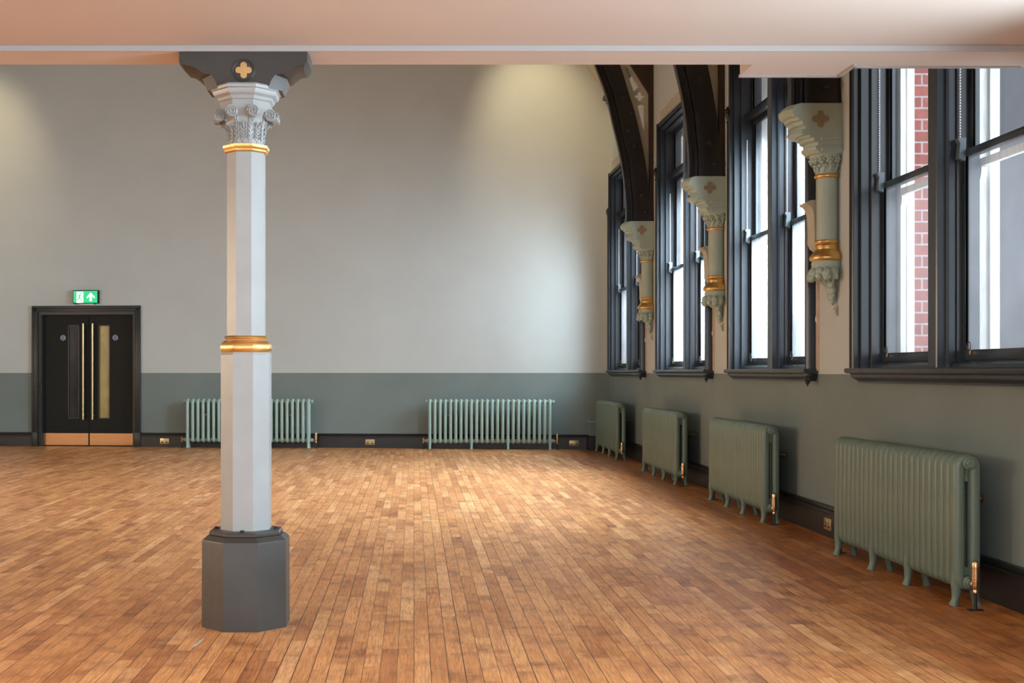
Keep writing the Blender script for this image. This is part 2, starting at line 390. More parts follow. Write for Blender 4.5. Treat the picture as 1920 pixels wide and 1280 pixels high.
T = .11                                     # casing width
CUT = .05
wr = MB()
ws = sorted(WINS, key=lambda w: w[1]); y = YB
for yf, yn, ym, zt in ws:
    a, c = yn+CUT, yf-CUT
    wr.box(WX, WX+.22, y, a, 0, 8.0)
    wr.box(WX, WX+.22, a, c, 0, 1.20); wr.box(WX, WX+.22, a, c, zt-CUT, 8.0); y = c
wr.box(WX, WX+.22, y, 18.95, 0, 8.0)
struct('wall_right', wr, M['wall'], 'long window wall, beige-grey piers above a darker dado band', 'wall')
# outer brick skin of the same wall
ob = MB(); y = YB; XO0, XO1 = WX+.22, WX+.56
for yf, yn, ym, zt in ws:
    a, c = yn+.08, yf-.10
    ob.box(XO0, XO1, y, a, -1, 8.0); ob.box(XO0, XO1, a, c, -1, 1.18); ob.box(XO0, XO1, a, c, zt-.08, 8.0); y = c
ob.box(XO0, XO1, y, 19.4, -1, 8.0)
struct('wall_outer', ob, M['brick'], 'red brick outer face and window reveals of the window wall', 'wall')
# skirting
def skirt_pts(): return [(0, 0), (.022, 0), (.022, .165), (.030, .172), (.030, .185), (.018, .192), (.026, .205), (.020, .222), (0, .226)]
sk = MB(); sk.prism([(WX-a, z) for a, z in skirt_pts()], 'y', YB, 18.66)
struct('baseboard_right', sk, M['skirt'], 'tall black moulded skirting board along the window wall', 'skirting board', 25)
def back_skirt(mb, x0, x1):
    mb.loft([[(x0, back_y(x0)-a, z) for a, z in skirt_pts()], [(x1, back_y(x1)-a, z) for a, z in skirt_pts()]])
sk = MB(); back_skirt(sk, LX, -6.17); back_skirt(sk, -4.385, WX-.0)
struct('baseboard_back', sk, M['skirt'], 'tall black moulded skirting board along the end wall', 'skirting board', 25)
# low boxed-in corner by the last radiator
bx = MB(); bx.box(2.70, WX, 18.36, 18.68, .226, .43); bx2 = MB().box(2.685, WX, 18.345, 18.68, .43, .446)
pb = struct('trim_1', bx, M['wall'], 'low boxed-in pipe casing in the far right corner', 'boxing')
obj('casing_top', bx2, M['column'], pb)
obj('casing_skirting', MB().box(2.68, WX-.03, 18.335, 18.66, 0, .226), M['skirt'], pb)

# ---- gallery ceiling over the viewpoint
GC, BZ = 2.7275, 2.70
struct('ceiling', MB().box(LX, WX, YB, 5.62, GC, 3.05), M['ceil'], 'flat pale pink ceiling under the gallery', 'ceiling')
bm_ = MB().box(LX, 1.655, 5.62, 5.86, BZ, 3.05); bm_.box(1.655, 2.16, 5.62, 6.09, BZ, 3.05); bm_.box(2.16, WX, 5.62, 5.905, BZ, 3.05)
be = struct('trim_2', bm_, M['ceil'], 'shallow pink beam edging the gallery, with a square step near the windows', 'beam')
ed = MB().box(LX, WX-.06, 5.612, 5.6199, BZ-.001, GC-.001)
ed.box(1.65, 2.165, 6.075, 6.098, BZ-.006, BZ+.008); ed.box(2.148, 2.166, 5.86, 6.09, BZ-.006, BZ+.008); ed.box(2.16, WX-.06, 5.89, 5.913, BZ-.006, BZ+.008)
obj('white_edge_bead', ed, M['ceiltrim'], be)
struct('trim_3', MB().box(LX, WX, 5.45, 5.60, 3.05, 4.0), M['ceil'], 'solid gallery front above the beam', 'parapet')
# ---- roof: steep slopes and flat top
t58 = math.tan(math.radians(57.6))
def slope(x0, x1, z0, z1, nm, lb):
    s_ = MB(); dx = .12*(1 if x1 > x0 else -1)
    s_.prism([(x0, z0), (x1, z1), (x1-dx, z1+.1), (x0-dx*1.6, z0)], 'y', YB, 20.2); struct(nm, s_, M['roofin'], lb, 'ceiling')
slope(WX, WX-2.1, 5.40, 5.40+2.1*t58, 'ceiling_slope', 'steep cream roof slope rising above the window wall')
slope(LX, LX+2.1, 5.40, 5.40+2.1*t58, 'ceiling_slope_left', 'steep cream roof slope on the side opposite the windows')
struct('ceiling_high', MB().box(LX, WX, YB, 20.2, 8.55, 8.7), M['rooftop'], 'high flat part of the hall roof', 'ceiling')
co = MB(); co.prism([(WX, 5.33), (WX-.06, 5.36), (WX-.06, 5.39), (WX-.11, 5.41), (WX-.11, 5.46), (WX, 5.49)], 'y', YB, 18.62)
struct('trim_4', co, M['blackwood'], 'black cornice along the head of the window wall', 'cornice')

# ================================================================== windows
def add_window(num, yf, yn, ym, zt, full):
    lab = {1: 'nearest tall black sash window, brick wall and grey render seen through it',
           2: 'tall black sash window between the two nearest corbelled brackets',
           3: 'tall black sash window between the middle and the farthest corbelled bracket',
           4: 'farthest tall black sash window, beside the end wall',
           5: 'black sash window under the gallery ceiling, beside the viewpoint',
           6: 'black sash window under the gallery ceiling, behind the viewpoint'}[num]
    w = thing('window_%d' % num, lab, 'window', (WX, (yf+yn)/2, 1.2), 0, None, 'structure')
    lf, ln = yf-T, yn+T                      # light edges
    z0, z1 = 1.225, zt-T
    prof = [(T, WX-.001), (T, 2.985), (T-.005, 2.968), (T-.016, 2.960), (T-.026, 2.968), (T-.027, 3.008), (T-.035, 3.008), (T-.036, 2.966), (T-.052, 2.962),
            (T-.053, 3.014), (T-.063, 3.014), (T-.064, 2.998), (T-.084, 3.000), (T-.085, 3.075), (T-.096, 3.075), (T-.097, 3.055), (0, 3.060), (0, 3.225), (T-CUT-.001, 3.225), (T-CUT-.001, WX-.001)]
    c = MB()
    c.prism([(x, lf+t) for t, x in prof], 'z', 1.205, zt)
    c.prism([(x, ln-t) for t, x in prof], 'z', 1.205, zt)
    c.loft([[(x, yn+.11, z1+t) for t, x in prof], [(x, yf-.11, z1+t) for t, x in prof]])
    obj('casing', c, M['black'], w, 25)
    # mullion
    hw = .065
    mp = [(2.99, -hw+.006), (2.985, -hw+.014), (2.985, hw-.014), (2.99, hw-.006), (3.03, hw-.004), (3.035, hw+.010), (3.05, hw+.012), (3.055, hw), (3.09, hw), (3.095, hw+.012), (3.225, hw+.012),
          (3.225, -hw-.012), (3.095, -hw-.012), (3.09, -hw), (3.055, -hw), (3.05, -hw-.012), (3.035, -hw-.010), (3.03, -hw+.004)]
    m_ = MB(); m_.prism([(x, ym+t) for x, t in mp], 'z', 1.226, z1+.0); obj('mullion', m_, M['black'], w, 25)
    # sill
    s_ = MB(); sp = [(WX+.18, 1.190), (2.945, 1.190), (2.935, 1.196), (2.930, 1.205), (2.930, 1.216), (2.938, 1.225), (WX+.18, 1.225)]
    s_.prism(sp, 'y', yn-.02, yf+.045)
    s_.prism([(3.06, 1.225), (3.06, 1.245), (3.10, 1.262), (3.22, 1.262), (3.22, 1.225)], 'y', ln, lf)
    ap = [(WX-.002, 1.130), (2.995, 1.130), (2.995, 1.140), (2.985, 1.146), (2.975, 1.160), (2.962, 1.166), (2.962, 1.182), (2.955, 1.190), (WX-.002, 1.190)]
    ey = [.035 if x < 2.99 else 0.0 for x, z in ap]
    s_.loft([[(x, yn+.02-(.03 if z > 1.15 else 0), z) for x, z in ap], [(x, yf-.03+(.04 if z > 1.15 else 0), z) for x, z in ap]])
    obj('sill', s_, M['black'], w, 25)
    if full:
        pd = MB(); pd.turned((2.965, yn+.0, 1.19), (0, 0, -1), [(.001, .0), (.030, .001), (.032, .02), (.020, .034), (.026, .05), (.018, .072), (.008, .085), (.001, .1)], 12)
        obj('pendant', pd, M['black'], w)
        # slim shaft with finial on the far side of the casing
        fz = 3.66
        fn = MB(); fn.cyl((2.958, yf-.003, 1.226), (2.958, yf-.003, fz-.12), .010, 10)
        fn.turned((2.958, yf-.003, fz-.12), (0, 0, 1), [(.012, 0), (.018, .004), (.018, .012), (.010, .018), (.013, .04), (.026, .07), (.031, .088), (.024, .10), (.031, .112), (.026, .130), (.012, .145), (.010, .155), (.001, .162)], 14)
        obj('finial_shaft', fn, M['jamb'], w)
    zm = 2.44
    ztr = 3.54
    tall = zt > 3.5
    for (a, c2) in ((ym+.077, lf), (ln, ym-.077)):
        # lower sash (room side)
        def sash(nm, x0, x1, za, zb, br, tr, gl):
            q = MB(); st = .038
            q.box(x0, x1, a, a+st, za, zb, .003); q.box(x0, x1, c2-st, c2, za, zb, .003)
            q.box(x0, x1, a+st, c2-st, za, za+br, .003); q.box(x0, x1, a+st, c2-st, zb-tr, zb, .003)
            xm = (x0+x1)/2
            q.box(xm-.005, xm+.012, a+st, a+st+.008, za+br, zb-tr); q.box(xm-.005, xm+.012, c2-st-.008, c2-st, za+br, zb-tr)
            so = obj(nm, q, M['black'], w)
            g_ = MB(); g_.box(xm-.0015, xm+.0015, a+st-.004, c2-st+.004, za+br-.004, zb-tr+.004); obj('glass_pane', g_, M[gl], so)
            return so
        if tall:
            lo = sash('lower_sash', 3.125, 3.160, 1.263, zm+.02, .062, .042, 'glasshazy')
            sash('upper_sash', 3.166, 3.200, zm-.015, ztr, .040, .045, 'glass')
            sash('top_light', 3.150, 3.190, ztr+.065, z1, .045, .045, 'glass')
            q = MB(); q.box(3.105, 3.215, a, c2, ztr, ztr+.065, .006); obj('transom', q, M['black'], w)
            # horns at the meeting rail
            hb = MB()
            for yy in (a+.018, c2-.018):
                hb.prism([(3.086, zm-.03), (3.124, zm-.045), (3.128, zm+.085), (3.084, zm+.085), (3.082, zm+.075), (3.094, zm+.055), (3.090, zm+.02)], 'y', yy-.026, yy+.020)
            obj('sash_horn', hb, M['horn'], lo)
            # sash chains
            for yy in (c2-.012,):
                ch = MB(); k = 0; z = zm+.075
                while z < ztr-.18:
                    ch.box(3.104, 3.110, yy-.004, yy+.002, z, z+.010); z += .016
                obj('sash_chain', ch, M['white'], w)
        else:
            lo = sash('lower_sash', 3.125, 3.160, 1.263, z1, .062, .042, 'glass')
        # ring pulls
        if full:
            for yy in (a+.12, c2-.10):
                rp = MB(); rp.box(3.117, 3.125, yy-.012, yy+.012, 1.296, 1.322, .002)
                ro = obj('ring_plate', rp, M['brass'], lo)
                rg = MB(); rg.sweep([(3.115, yy+.024*math.cos(t), 1.345+.024*math.sin(t)) for t in [2*PI*i/20 for i in range(20)]], .0028, 6, True, (1, 0, 0))
                obj('pull_ring', rg, M['iron'], lo)
    # white weathered outer frame
    o_ = MB()
    for yy, s_ in ((lf+.01, -1), (ym, 0), (ln-.01, 1)):
        if s_ == 0:
            o_.box(3.235, 3.29, yy-.045, yy+.045, 1.2, zt-.1); o_.box(3.29, 3.345, yy-.065, yy+.065, 1.2, zt-.1)
            cy = [(yy-.045, -1), (yy+.045, 1)]
        else:
            a, c2 = sorted((yy, yy+s_*.045)); o_.box(3.235, 3.275, a-.01 if s_ < 0 else a, c2 if s_ < 0 else c2+.01, 1.2, zt-.1)
            a, c2 = sorted((yy+s_*0, yy+s_*.06)); o_.box(3.275, 3.325, a, c2, 1.2, zt-.1)
            cy = []
        # small bracket under the outer meeting rail
        e = .03
        for yq, sg in ([(yy-.045, -1)] if s_ == 0 else ([(yy-.045, -1)] if s_ == -1 else [])):
            o_.prism([(yq, 2.37), (yq-.030, 2.37), (yq-.024, 2.33), (yq-.012, 2.30), (yq, 2.27)], 'x', 3.236, 3.272)
    o_.box(3.235, 3.30, ln, lf, zt-.18, zt-.08); o_.box(3.235, 3.33, ln, lf, 1.2, 1.26)
    if tall: o_.box(3.24, 3.27, ln, lf, 2.375, 2.42)
    obj('outer_white_frame', o_, M['flaking'], w)
    # plaster margin round the casing
    p = MB()
    if tall:
        k = .012; za = zt+.17
        p.box(WX-k, WX, yf, yf+.05, 1.21, za); p.box(WX-k, WX, yn-.035, yn, 1.21, za)
        p.box(WX-k, WX, yn, yf, zt, za)
        obj('plaster_margin', p, M['stone'], w)
        e = MB(); e.box(WX-k-.006, WX, yf+.05, yf+.062, 1.21, za+.012); e.box(WX-k-.006, WX, yn-.035, yf+.05, za, za+.012)
        e.box(WX-k-.006, WX, yn-.047, yn-.035, 1.21, za+.012)
        obj('bare_plaster_edge', e, M['plaster'], w)
    return w
for i, (yf, yn, ym, zt) in enumerate(WINS): add_window(i+1, yf, yn, ym, zt, i < 4)
for i, (yf, yn, ym, zt) in enumerate(WINS[:1]):
    pl = bpy.data.lights.new('window_portal', 'AREA'); pl.shape = 'RECTANGLE'; pl.size = zt-1.2; pl.size_y = yf-yn; pl.cycles.is_portal = True
    po = bpy.data.objects.new('window_portal', pl); COL.objects.link(po); po.location = (3.62, (yf+yn)/2, (zt+1.2)/2); po.rotation_euler = (0, PI/2, 0)

# exterior wing seen through the nearest window
ew = MB().box(3.62, 9.0, 9.3, 9.7, -2, 11); ew.box(5.30, 5.42, 9.24, 9.3, -2, 11)
tag(obj('neighbouring_wing', ew, M['greyrender']), 'weathered grey rendered wall outside the nearest window', 'building')

# ================================================================== end wall door
def rx(x, d=0):                                # point on the end wall plane, d in front of it
    return back_y(x)-d
DC = (DX0+DX1)/2
dr = thing('door_1', 'black double doors with tall brass bar handles in the end wall', 'door', (DC, back_y(DC), 0), BA, None, 'structure')
def L_(mb): return mb
hwid = (DX1-DX0)/2/math.cos(BA)
fr = MB()
# architrave
for s_ in (-1, 1):
    a, b2 = sorted((s_*hwid, s_*(hwid+.075)))
    fr.box(a-.0, b2, -.030, -.001, .22, DZ+.06, .004)
    a, b2 = sorted((s_*(hwid+.055), s_*(hwid+.085))); fr.box(a, b2, -.040, -.001, .22, DZ+.07, .004)
    a, b2 = sorted((s_*(hwid-.012), s_*(hwid+.012))); fr.box(a, b2, -.036, -.001, .22, DZ+.01, .004)
    a, b2 = sorted((s_*(hwid-.01), s_*(hwid+.088))); fr.box(a, b2, -.048, -.001, 0, .228, .005)
    a, b2 = sorted((s_*hwid, s_*(hwid-.035))); fr.box(a, b2, .0, .2, 0, DZ-.0)
    a, b2 = sorted((s_*(hwid-.035), s_*(hwid-.055))); fr.box(a, b2, .02, .115, 0, DZ-.035)
fr.box(-hwid-.085, hwid+.085, -.040, -.001, DZ+.045, DZ+.085, .004); fr.box(-hwid-.075, hwid+.075, -.030, -.001, DZ-.0, DZ+.05, .004)
fr.box(-hwid-.01, hwid+.01, -.036, -.001, DZ-.012, DZ+.012, .004)
fr.box(-hwid+.035, hwid-.035, .0, .2, DZ-.035, DZ); fr.box(-hwid+.055, hwid-.055, .02, .115, DZ-.055, DZ-.035)
obj('door_frame', fr, M['jamb'], dr, local=True)
obj('door_threshold', MB().box(-hwid+.03, hwid-.03, .0, .22, 0, .006), M['hole'], dr, local=True)
for s_ in (-1, 1):
    w0, w1 = .004, hwid-.040
    def bx_(mb, a, b2, *r):
        a, b2 = sorted((s_*a, s_*b2)); return mb.box(a, b2, *r)
    g0, g1, gz0, gz1 = .175, .335, .455, 1.945
    lf_ = MB(); y0, y1 = .118, .162; zb, ztp = .008, DZ-.040
    bx_(lf_, w0, g0, y0, y1, zb, ztp); bx_(lf_, g1, w1, y0, y1, zb, ztp); bx_(lf_, g0, g1, y0, y1, zb, gz0); bx_(lf_, g0, g1, y0, y1, gz1, ztp)
    leaf = obj('door_leaf', lf_, M['doorblack'], dr, local=True)
    bd = MB(); e = .014
    bx_(bd, g0-e, g0+.002, y0-.008, y0, gz0-e, gz1+e); bx_(bd, g1-.002, g1+e, y0-.008, y0, gz0-e, gz1+e)
    bx_(bd, g0-e, g1+e, y0-.008, y0, gz0-e, gz0+.002); bx_(bd, g0-e, g1+e, y0-.008, y0, gz1-.002, gz1+e)
    obj('glazing_bead', bd, M['jamb'], leaf, local=True)
    gp = MB(); bx_(gp, g0, g1, y0+.012, y0+.020, gz0, gz1)
    obj('vision_pane', gp, M['visglass_l' if s_ < 0 else 'visglass_r'], leaf, local=True)
    kp = MB(); bx_(kp, w0+.008, w1-.006, y0-.003, y0, .012, .205, ); obj('kick_plate', kp, M['kick'], leaf, local=True)
    hd = MB(); hx = s_*.078
    hd.cyl((hx, y0-.065, .43), (hx, y0-.065, 1.985), .0155, 14)
    for z in (.50, 1.915): hd.cyl((hx, y0-.065, z), (hx, y0, z), .009, 10)
    obj('bar_handle', hd, M['sockbrass'], leaf, local=True)
    sg = MB(); cx = s_*.435; sg.cyl((cx, y0-.002, 1.755), (cx, y0, 1.755), .043, 28)
    so = obj('fire_door_sign', sg, M['white'], leaf, local=True)
    s2 = MB(); s2.cyl((cx, y0-.0028, 1.755), (cx, y0-.002, 1.755), .039, 28); obj('sign_disc', s2, M['blue'], leaf, local=True)
    for txt, z in (('Fire door', 1.762), ('keep shut', 1.742)):
        tcu = bpy.data.curves.new('t', 'FONT'); tcu.body = txt; tcu.size = .0195; tcu.align_x = 'CENTER'; tcu.extrude = .0002
        to = bpy.data.objects.new('t', tcu); COL.objects.link(to)
        me = bpy.data.meshes.new_from_object(to.evaluated_get(bpy.context.evaluated_depsgraph_get())); bpy.data.objects.remove(to)
        bmt = bmesh.new(); bmt.from_mesh(me); bmt.transform(Matrix.Translation((cx, y0-.0032, z)) @ Matrix.Rotation(PI/2, 4, 'X'))
        obj('sign_text', bmt, M['white'], leaf, local=True)
# lobby behind the doors
lb = MB(); lb.box(-hwid-.3, hwid+.3, .6, .65, 0, 2.4)
obj('lobby_wall', lb, M['roofin'], dr, local=True)

# exit sign above the doors
sx = (162.5-VX)/116.4
ex = thing('exit_sign', 'lit green emergency exit sign with running figure and up arrow above the doors', 'exit sign', (sx, back_y(sx), 2.405), BA)
obj('housing', MB().box(-.208, .208, -.075, 0, -.108, .108, .006), M['doorblack'], ex, local=True)
obj('green_face', MB().box(-.197, .197, -.0775, -.074, -.095, .095), M['signgreen'], ex, local=True)
dp = MB(); dp.prism([(-.148, -.095), (-.035, -.095), (-.035, .080), (-.143, .080)], 'y', -.079, -.0776); obj('door_symbol', dp, M['signwhite'], ex, local=True)
fg = MB(); Yf = -.0797
def limb(pts, w):
    for (a, b2) in zip(pts, pts[1:]):
        a, b2 = Vector(a), Vector(b2); d = (b2-a).normalized(); n = Vector((-d.y, d.x))*w
        fg.prism([tuple(a+n), tuple(b2+n), tuple(b2-n), tuple(a-n)], 'y', Yf, -.0791)
fg.cyl((-.074, -.0791, .052), (-.074, Yf, .052), .0125, 14)
limb([(-.088, .034), (-.098, -.002)], .011); limb([(-.088, .036), (-.112, .030), (-.128, .006)], .005); limb([(-.082, .032), (-.062, .010), (-.036, .008)], .005)
limb([(-.096, .0), (-.075, -.035), (-.058, -.075)], .007); limb([(-.098, -.002), (-.108, -.040), (-.148, -.042)], .007); limb([(-.058, -.078), (-.07, -.088)], .006)
obj('running_figure', fg, M['signgreen'], ex, local=True)
ar = MB(); ar.prism([(.088, .068), (.152, .002), (.152, -.028), (.108, .010), (.108, -.068), (.068, -.068), (.068, .010), (.024, -.028), (.024, .002)], 'y', -.079, -.0776)
obj('arrow', ar, M['signwhite'], ex, local=True)
obj('mounting_foot', MB().box(-.12, .12, -.05, 0, -.125, -.108), M['white'], ex, local=True)
ul = MB(); ul.cyl((.185, -.04, -.108), (.185, -.04, -.125), .012, 10); obj('charge_light', ul, M['signgreen'], ex, local=True)

# ================================================================== sockets
def socket(x, y, z, rot, label):
    s_ = thing('socket_plate', label, 'power socket', (x, y, z), rot, 'brass double sockets on the skirting boards')
    obj('plate', MB().box(-.073, .073, -.006, 0, -.043, .043, .002), M['sockbrass'], s_, local=True)
    for k in (-1, 1):
        h_ = MB(); cx = k*.036
        h_.box(cx-.004, cx+.004, -.0066, -.0058, -.002, .014); h_.box(cx-.015, cx-.007, -.0066, -.0058, -.022, -.014); h_.box(cx+.007, cx+.015, -.0066, -.0058, -.022, -.014)
        h_.box(cx-.016, cx+.016, -.0064, -.0058, -.026, -.012)
        obj('outlet', h_, M['hole'], s_, local=True)
        sw = MB().box(k*.011-.006, k*.011+.006, -.010, -.006, .010, .028, .002); obj('switch', sw, M['brass'], s_, local=True)
for px, lb in ((309, 'brass double socket between the black doors and the left radiator'), (694, 'brass double socket between the two end wall radiators'), (1076, 'brass double socket right of the right-hand end wall radiator')):
    s_ = 118.6; x = (px-VX)/s_*1.0
    for _ in range(4): x = (px-VX)*back_y(x)/F
    socket(x, back_y(x)-.0222, .092, BA, lb)
socket(WX-.0222, 8.745, .092, -PI/2, 'brass double socket on the window wall skirting, left of the nearest radiator')

# ================================================================== radiators
SIDE = [True]
def rad_section(p):
    mb = MB(); dy, z0, z1, r = .040, .115, .748, .034; pts = []
    for cx, cz, a0 in ((dy-r, z1-r, 0), (-dy+r, z1-r, PI/2), (-dy+r, z0+r*.8, PI), (dy-r, z0+r*.8, 1.5*PI)):
        for i in range(7):
            a = a0+PI/2*i/6; pts.append((0, cx+r*math.cos(a), cz+r*math.sin(a)*(1 if a0 < 3 else .8)))
    lat = p*.465 if SIDE[0] else p*.29
    mb.sweep(pts, (lat, .030), 16, True, (1, 0, 0), .72)
    # narrow web between the two columns, slotted
    mb.box(-.006, .006, -.03, .03, .64, .73); mb.box(-.006, .006, -.03, .03, .10, .20)
    # hubs to the next section
    mb.cyl((-p/2-.0005, 0, .735), (p/2+.0005, 0, .735), .027, 14); mb.cyl((-p/2-.0005, 0, .128), (p/2+.0005, 0, .128), .030, 14)
    return mb
def rad_foot(s_):
    mb = MB(); mb.sweep([(0, s_*.042, .17), (0, s_*.044, .12), (0, s_*.046, .075), (0, s_*.051, .035), (0, s_*.058, .012), (0, s_*.061, 0)],
                        [(.026, .030), (.026, .031), (.022, .024), (.018, .018), (.020, .022), (.021, .024)], 12, False, (1, 0, 0)); return mb
def radiator(loc, rot, p, m, label, lift=0, stay=(-.62, .62), hidefar=False):
    r = thing('column_radiator', label, 'radiator', loc, rot, 'cast iron column radiators')
    n = 24; x0 = -p*(n-1)/2
    s0 = obj('radiator_section', rad_section(p), m, r, 50, True); s0.location.x = x0
    for i in range(1, n):
        c = s0.copy(); COL.objects.link(c); c.parent = r; c.location.x = x0+p*i
    for s_ in (-1, 1):
        f0 = obj('foot', rad_foot(s_), m, r, 50, True); f0.location.x = x0
        for i in (8, 15, 23):
            c = f0.copy(); COL.objects.link(c); c.parent = r; c.location.x = x0+p*i
    e = -x0+p/2
    for sg in (1, -1):
        for z in (.735, .128):
            b_ = MB(); b_.turned((sg*(e-.01), 0, z), (sg, 0, 0), [(.027, 0), (.030, .012), (.033, .014), (.033, .024), (.027, .026)], 18)
            b_.turned((sg*(e+.015), 0, z), (sg, 0, 0), [(.026, 0), (.026, .016), (.022, .019)], 6)
            obj('end_plug', b_, m, r, 30, True)
    # thermostatic valve at the near / right end
    v = MB(); vx = e+.075
    v.turned((e+.03, 0, .128), (1, 0, 0), [(.014, 0), (.014, .012), (.019, .013), (.019, .026), (.012, .028), (.012, .046)], 6)
    v.turned((vx, 0, .085), (0, 0, 1), [(.009, 0), (.013, .004), (.013, .016), (.011, .02), (.014, .03), (.014, .055), (.018, .058), (.018, .068), (.020, .07)], 16)
    vo = obj('valve', v, M['brass'], r, 30, True)
    h_ = MB(); h_.turned((vx, 0, .150), (0, 0, 1), [(.014, 0), (.019, .006), (.019, .058), (.0165, .060), (.0165, .063), (.0185, .065), (.0185, .088), (.016, .094), (.004, .098)], 20)
    obj('valve_head', h_, M['brass'], vo, 30, True)
    pp = MB(); pp.cyl((vx, 0, .0), (vx, 0, .088), .0085, 12); pp.box(vx-.02, vx+.02, -.035, .035, 0, .004); obj('pipe_tail', pp, M['iron'], r, local=True)
    # lockshield at the other end
    v = MB(); vx = -e-.06
    v.turned((-e-.03, 0, .128), (-1, 0, 0), [(.014, 0), (.018, .004), (.018, .016), (.011, .018), (.011, .03)], 6)
    v.turned((vx, 0, .09), (0, 0, 1), [(.009, 0), (.013, .004), (.012, .03), (.015, .05), (.015, .078), (.010, .084)], 14)
    obj('lockshield', v, M['brass'], r, 30, True)
    pp = MB(); pp.cyl((vx, 0, .0), (vx, 0, .092), .0085, 12); pp.box(vx-.02, vx+.02, -.035, .035, 0, .004); obj('pipe_tail', pp, M['iron'], r, local=True)
    # brass wall stays
    for k in stay:
        w_ = MB(); xk = x0+p*(round((k-x0)/p-.5)+.5)
        w_.cyl((xk, -.035, .525), (xk, wallgap, .525), .0045, 8); w_.turned((xk, wallgap, .525), (0, -1, 0), [(.021, 0), (.021, .004), (.009, .008), (.008, .03)], 14)
        w_.turned((xk, -.045, .525), (0, 1, 0), [(.004, 0), (.010, .002), (.010, .01), (.005, .012)], 10)
        obj('wall_stay', w_, M['brass'], r, 30, True)
    return r
wallgap = WX-2.828
rads = [(6.155, 7.86, 'nearest sage green column radiator under the nearest window'),
        (9.53, 11.21, 'sage green column radiator under the second window from the viewpoint'),
        (12.72, 14.48, 'sage green column radiator under the third window, second from the end wall'),
        (16.42, 18.20, 'farthest sage green column radiator beside the corner of the end wall')]
for yn, yf, lb in rads:
    p = (yf-yn)/23
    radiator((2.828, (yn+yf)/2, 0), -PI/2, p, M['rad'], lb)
wallgap = .185; SIDE[0] = False
for pxl, pxr, lb in ((354.7, 580.6, 'duck egg green radiator on the end wall, partly behind the column'), (808, 1032.9, 'duck egg green radiator on the end wall, right of the column')):
    xs = []
    for px in (pxl, pxr):
        x = 0
        for _ in range(5): x = (px-VX)*(back_y(x)-.185)/F
        xs.append(x)
    xc = sum(xs)/2; L = (xs[1]-xs[0])/math.cos(BA)
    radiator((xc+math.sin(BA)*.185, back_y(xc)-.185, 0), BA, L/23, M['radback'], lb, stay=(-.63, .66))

# ================================================================== the column
CX, CY = -.800, 5.73
col = thing('iron_column', 'tall pale grey octagonal iron column with gold rings, dark plinth and dark bracket head', 'column', (CX, CY, 0))
def octp(W_, a):
    """octagon plan half extents: across flats W_, face length a"""
    h_, k = W_/2, a/2
    return [(-k, -h_), (k, -h_), (h_, -k), (h_, k), (k, h_), (-k, h_), (-h_, k), (-h_, -k)]
def octloft(rows): return MB().loft([[(CX+x, CY+y, z) for x, y in octp(W_, a)] for W_, a, z in rows])
A = math.tan(PI/8)
obj('plinth', octloft([(.398, .160, 0), (.396, .159, .402), (.392, .158, .410), (.345, .140, .430)]), M['dark'], col, 20)
pt = octloft([(.324, .134, .428), (.332, .137, .434), (.332, .137, .444), (.322, .133, .452), (.23, .09, .454)]); po = obj('base_plate', pt, M['dark'], col, 25)
bo = MB()
for a in range(4):
    q = a*PI/2; x, y = CX+.142*math.sin(q), CY-.142*math.cos(q)
    bo.turned((x, y, .452), (0, 0, 1), [(.013, 0), (.013, .003), (.009, .004), (.009, .010), (.003, .011)], 8)
obj('base_bolt', bo, M['iron'], col)
LW = .229; UW = .174
obj('lower_shaft', octloft([(LW, LW*A, .452), (LW, LW*A, 1.280), (LW*.95, LW*A*.95, 1.293)]), M['column'], col, 20)
R = [(.95, 1.292), (1.0, 1.300), (1.02, 1.312), (1.015, 1.325), (.97, 1.336), (.88, 1.346), (.80, 1.350)]
obj('gold_torus', octloft([(LW*k, LW*A*k, z) for k, z in R]), M['gold'], col, 40)
obj('upper_shaft', octloft([(UW, UW*A, 1.346), (UW, UW*A, 2.240)]), M['column'], col, 20)
obj('gold_ring', octloft([(W_, W_*A, z) for W_, z in [(.176, 1.353), (.192, 1.356), (.199, 1.362), (.192, 1.368), (.176, 1.372)]]), M['gold'], col, 40)
obj('gold_necking', octloft([(W_, W_*A, z) for W_, z in [(.176, 2.236), (.196, 2.242), (.196, 2.250), (.202, 2.254), (.210, 2.262), (.210, 2.272), (.160, 2.278)]]), M['gold'], col, 30)
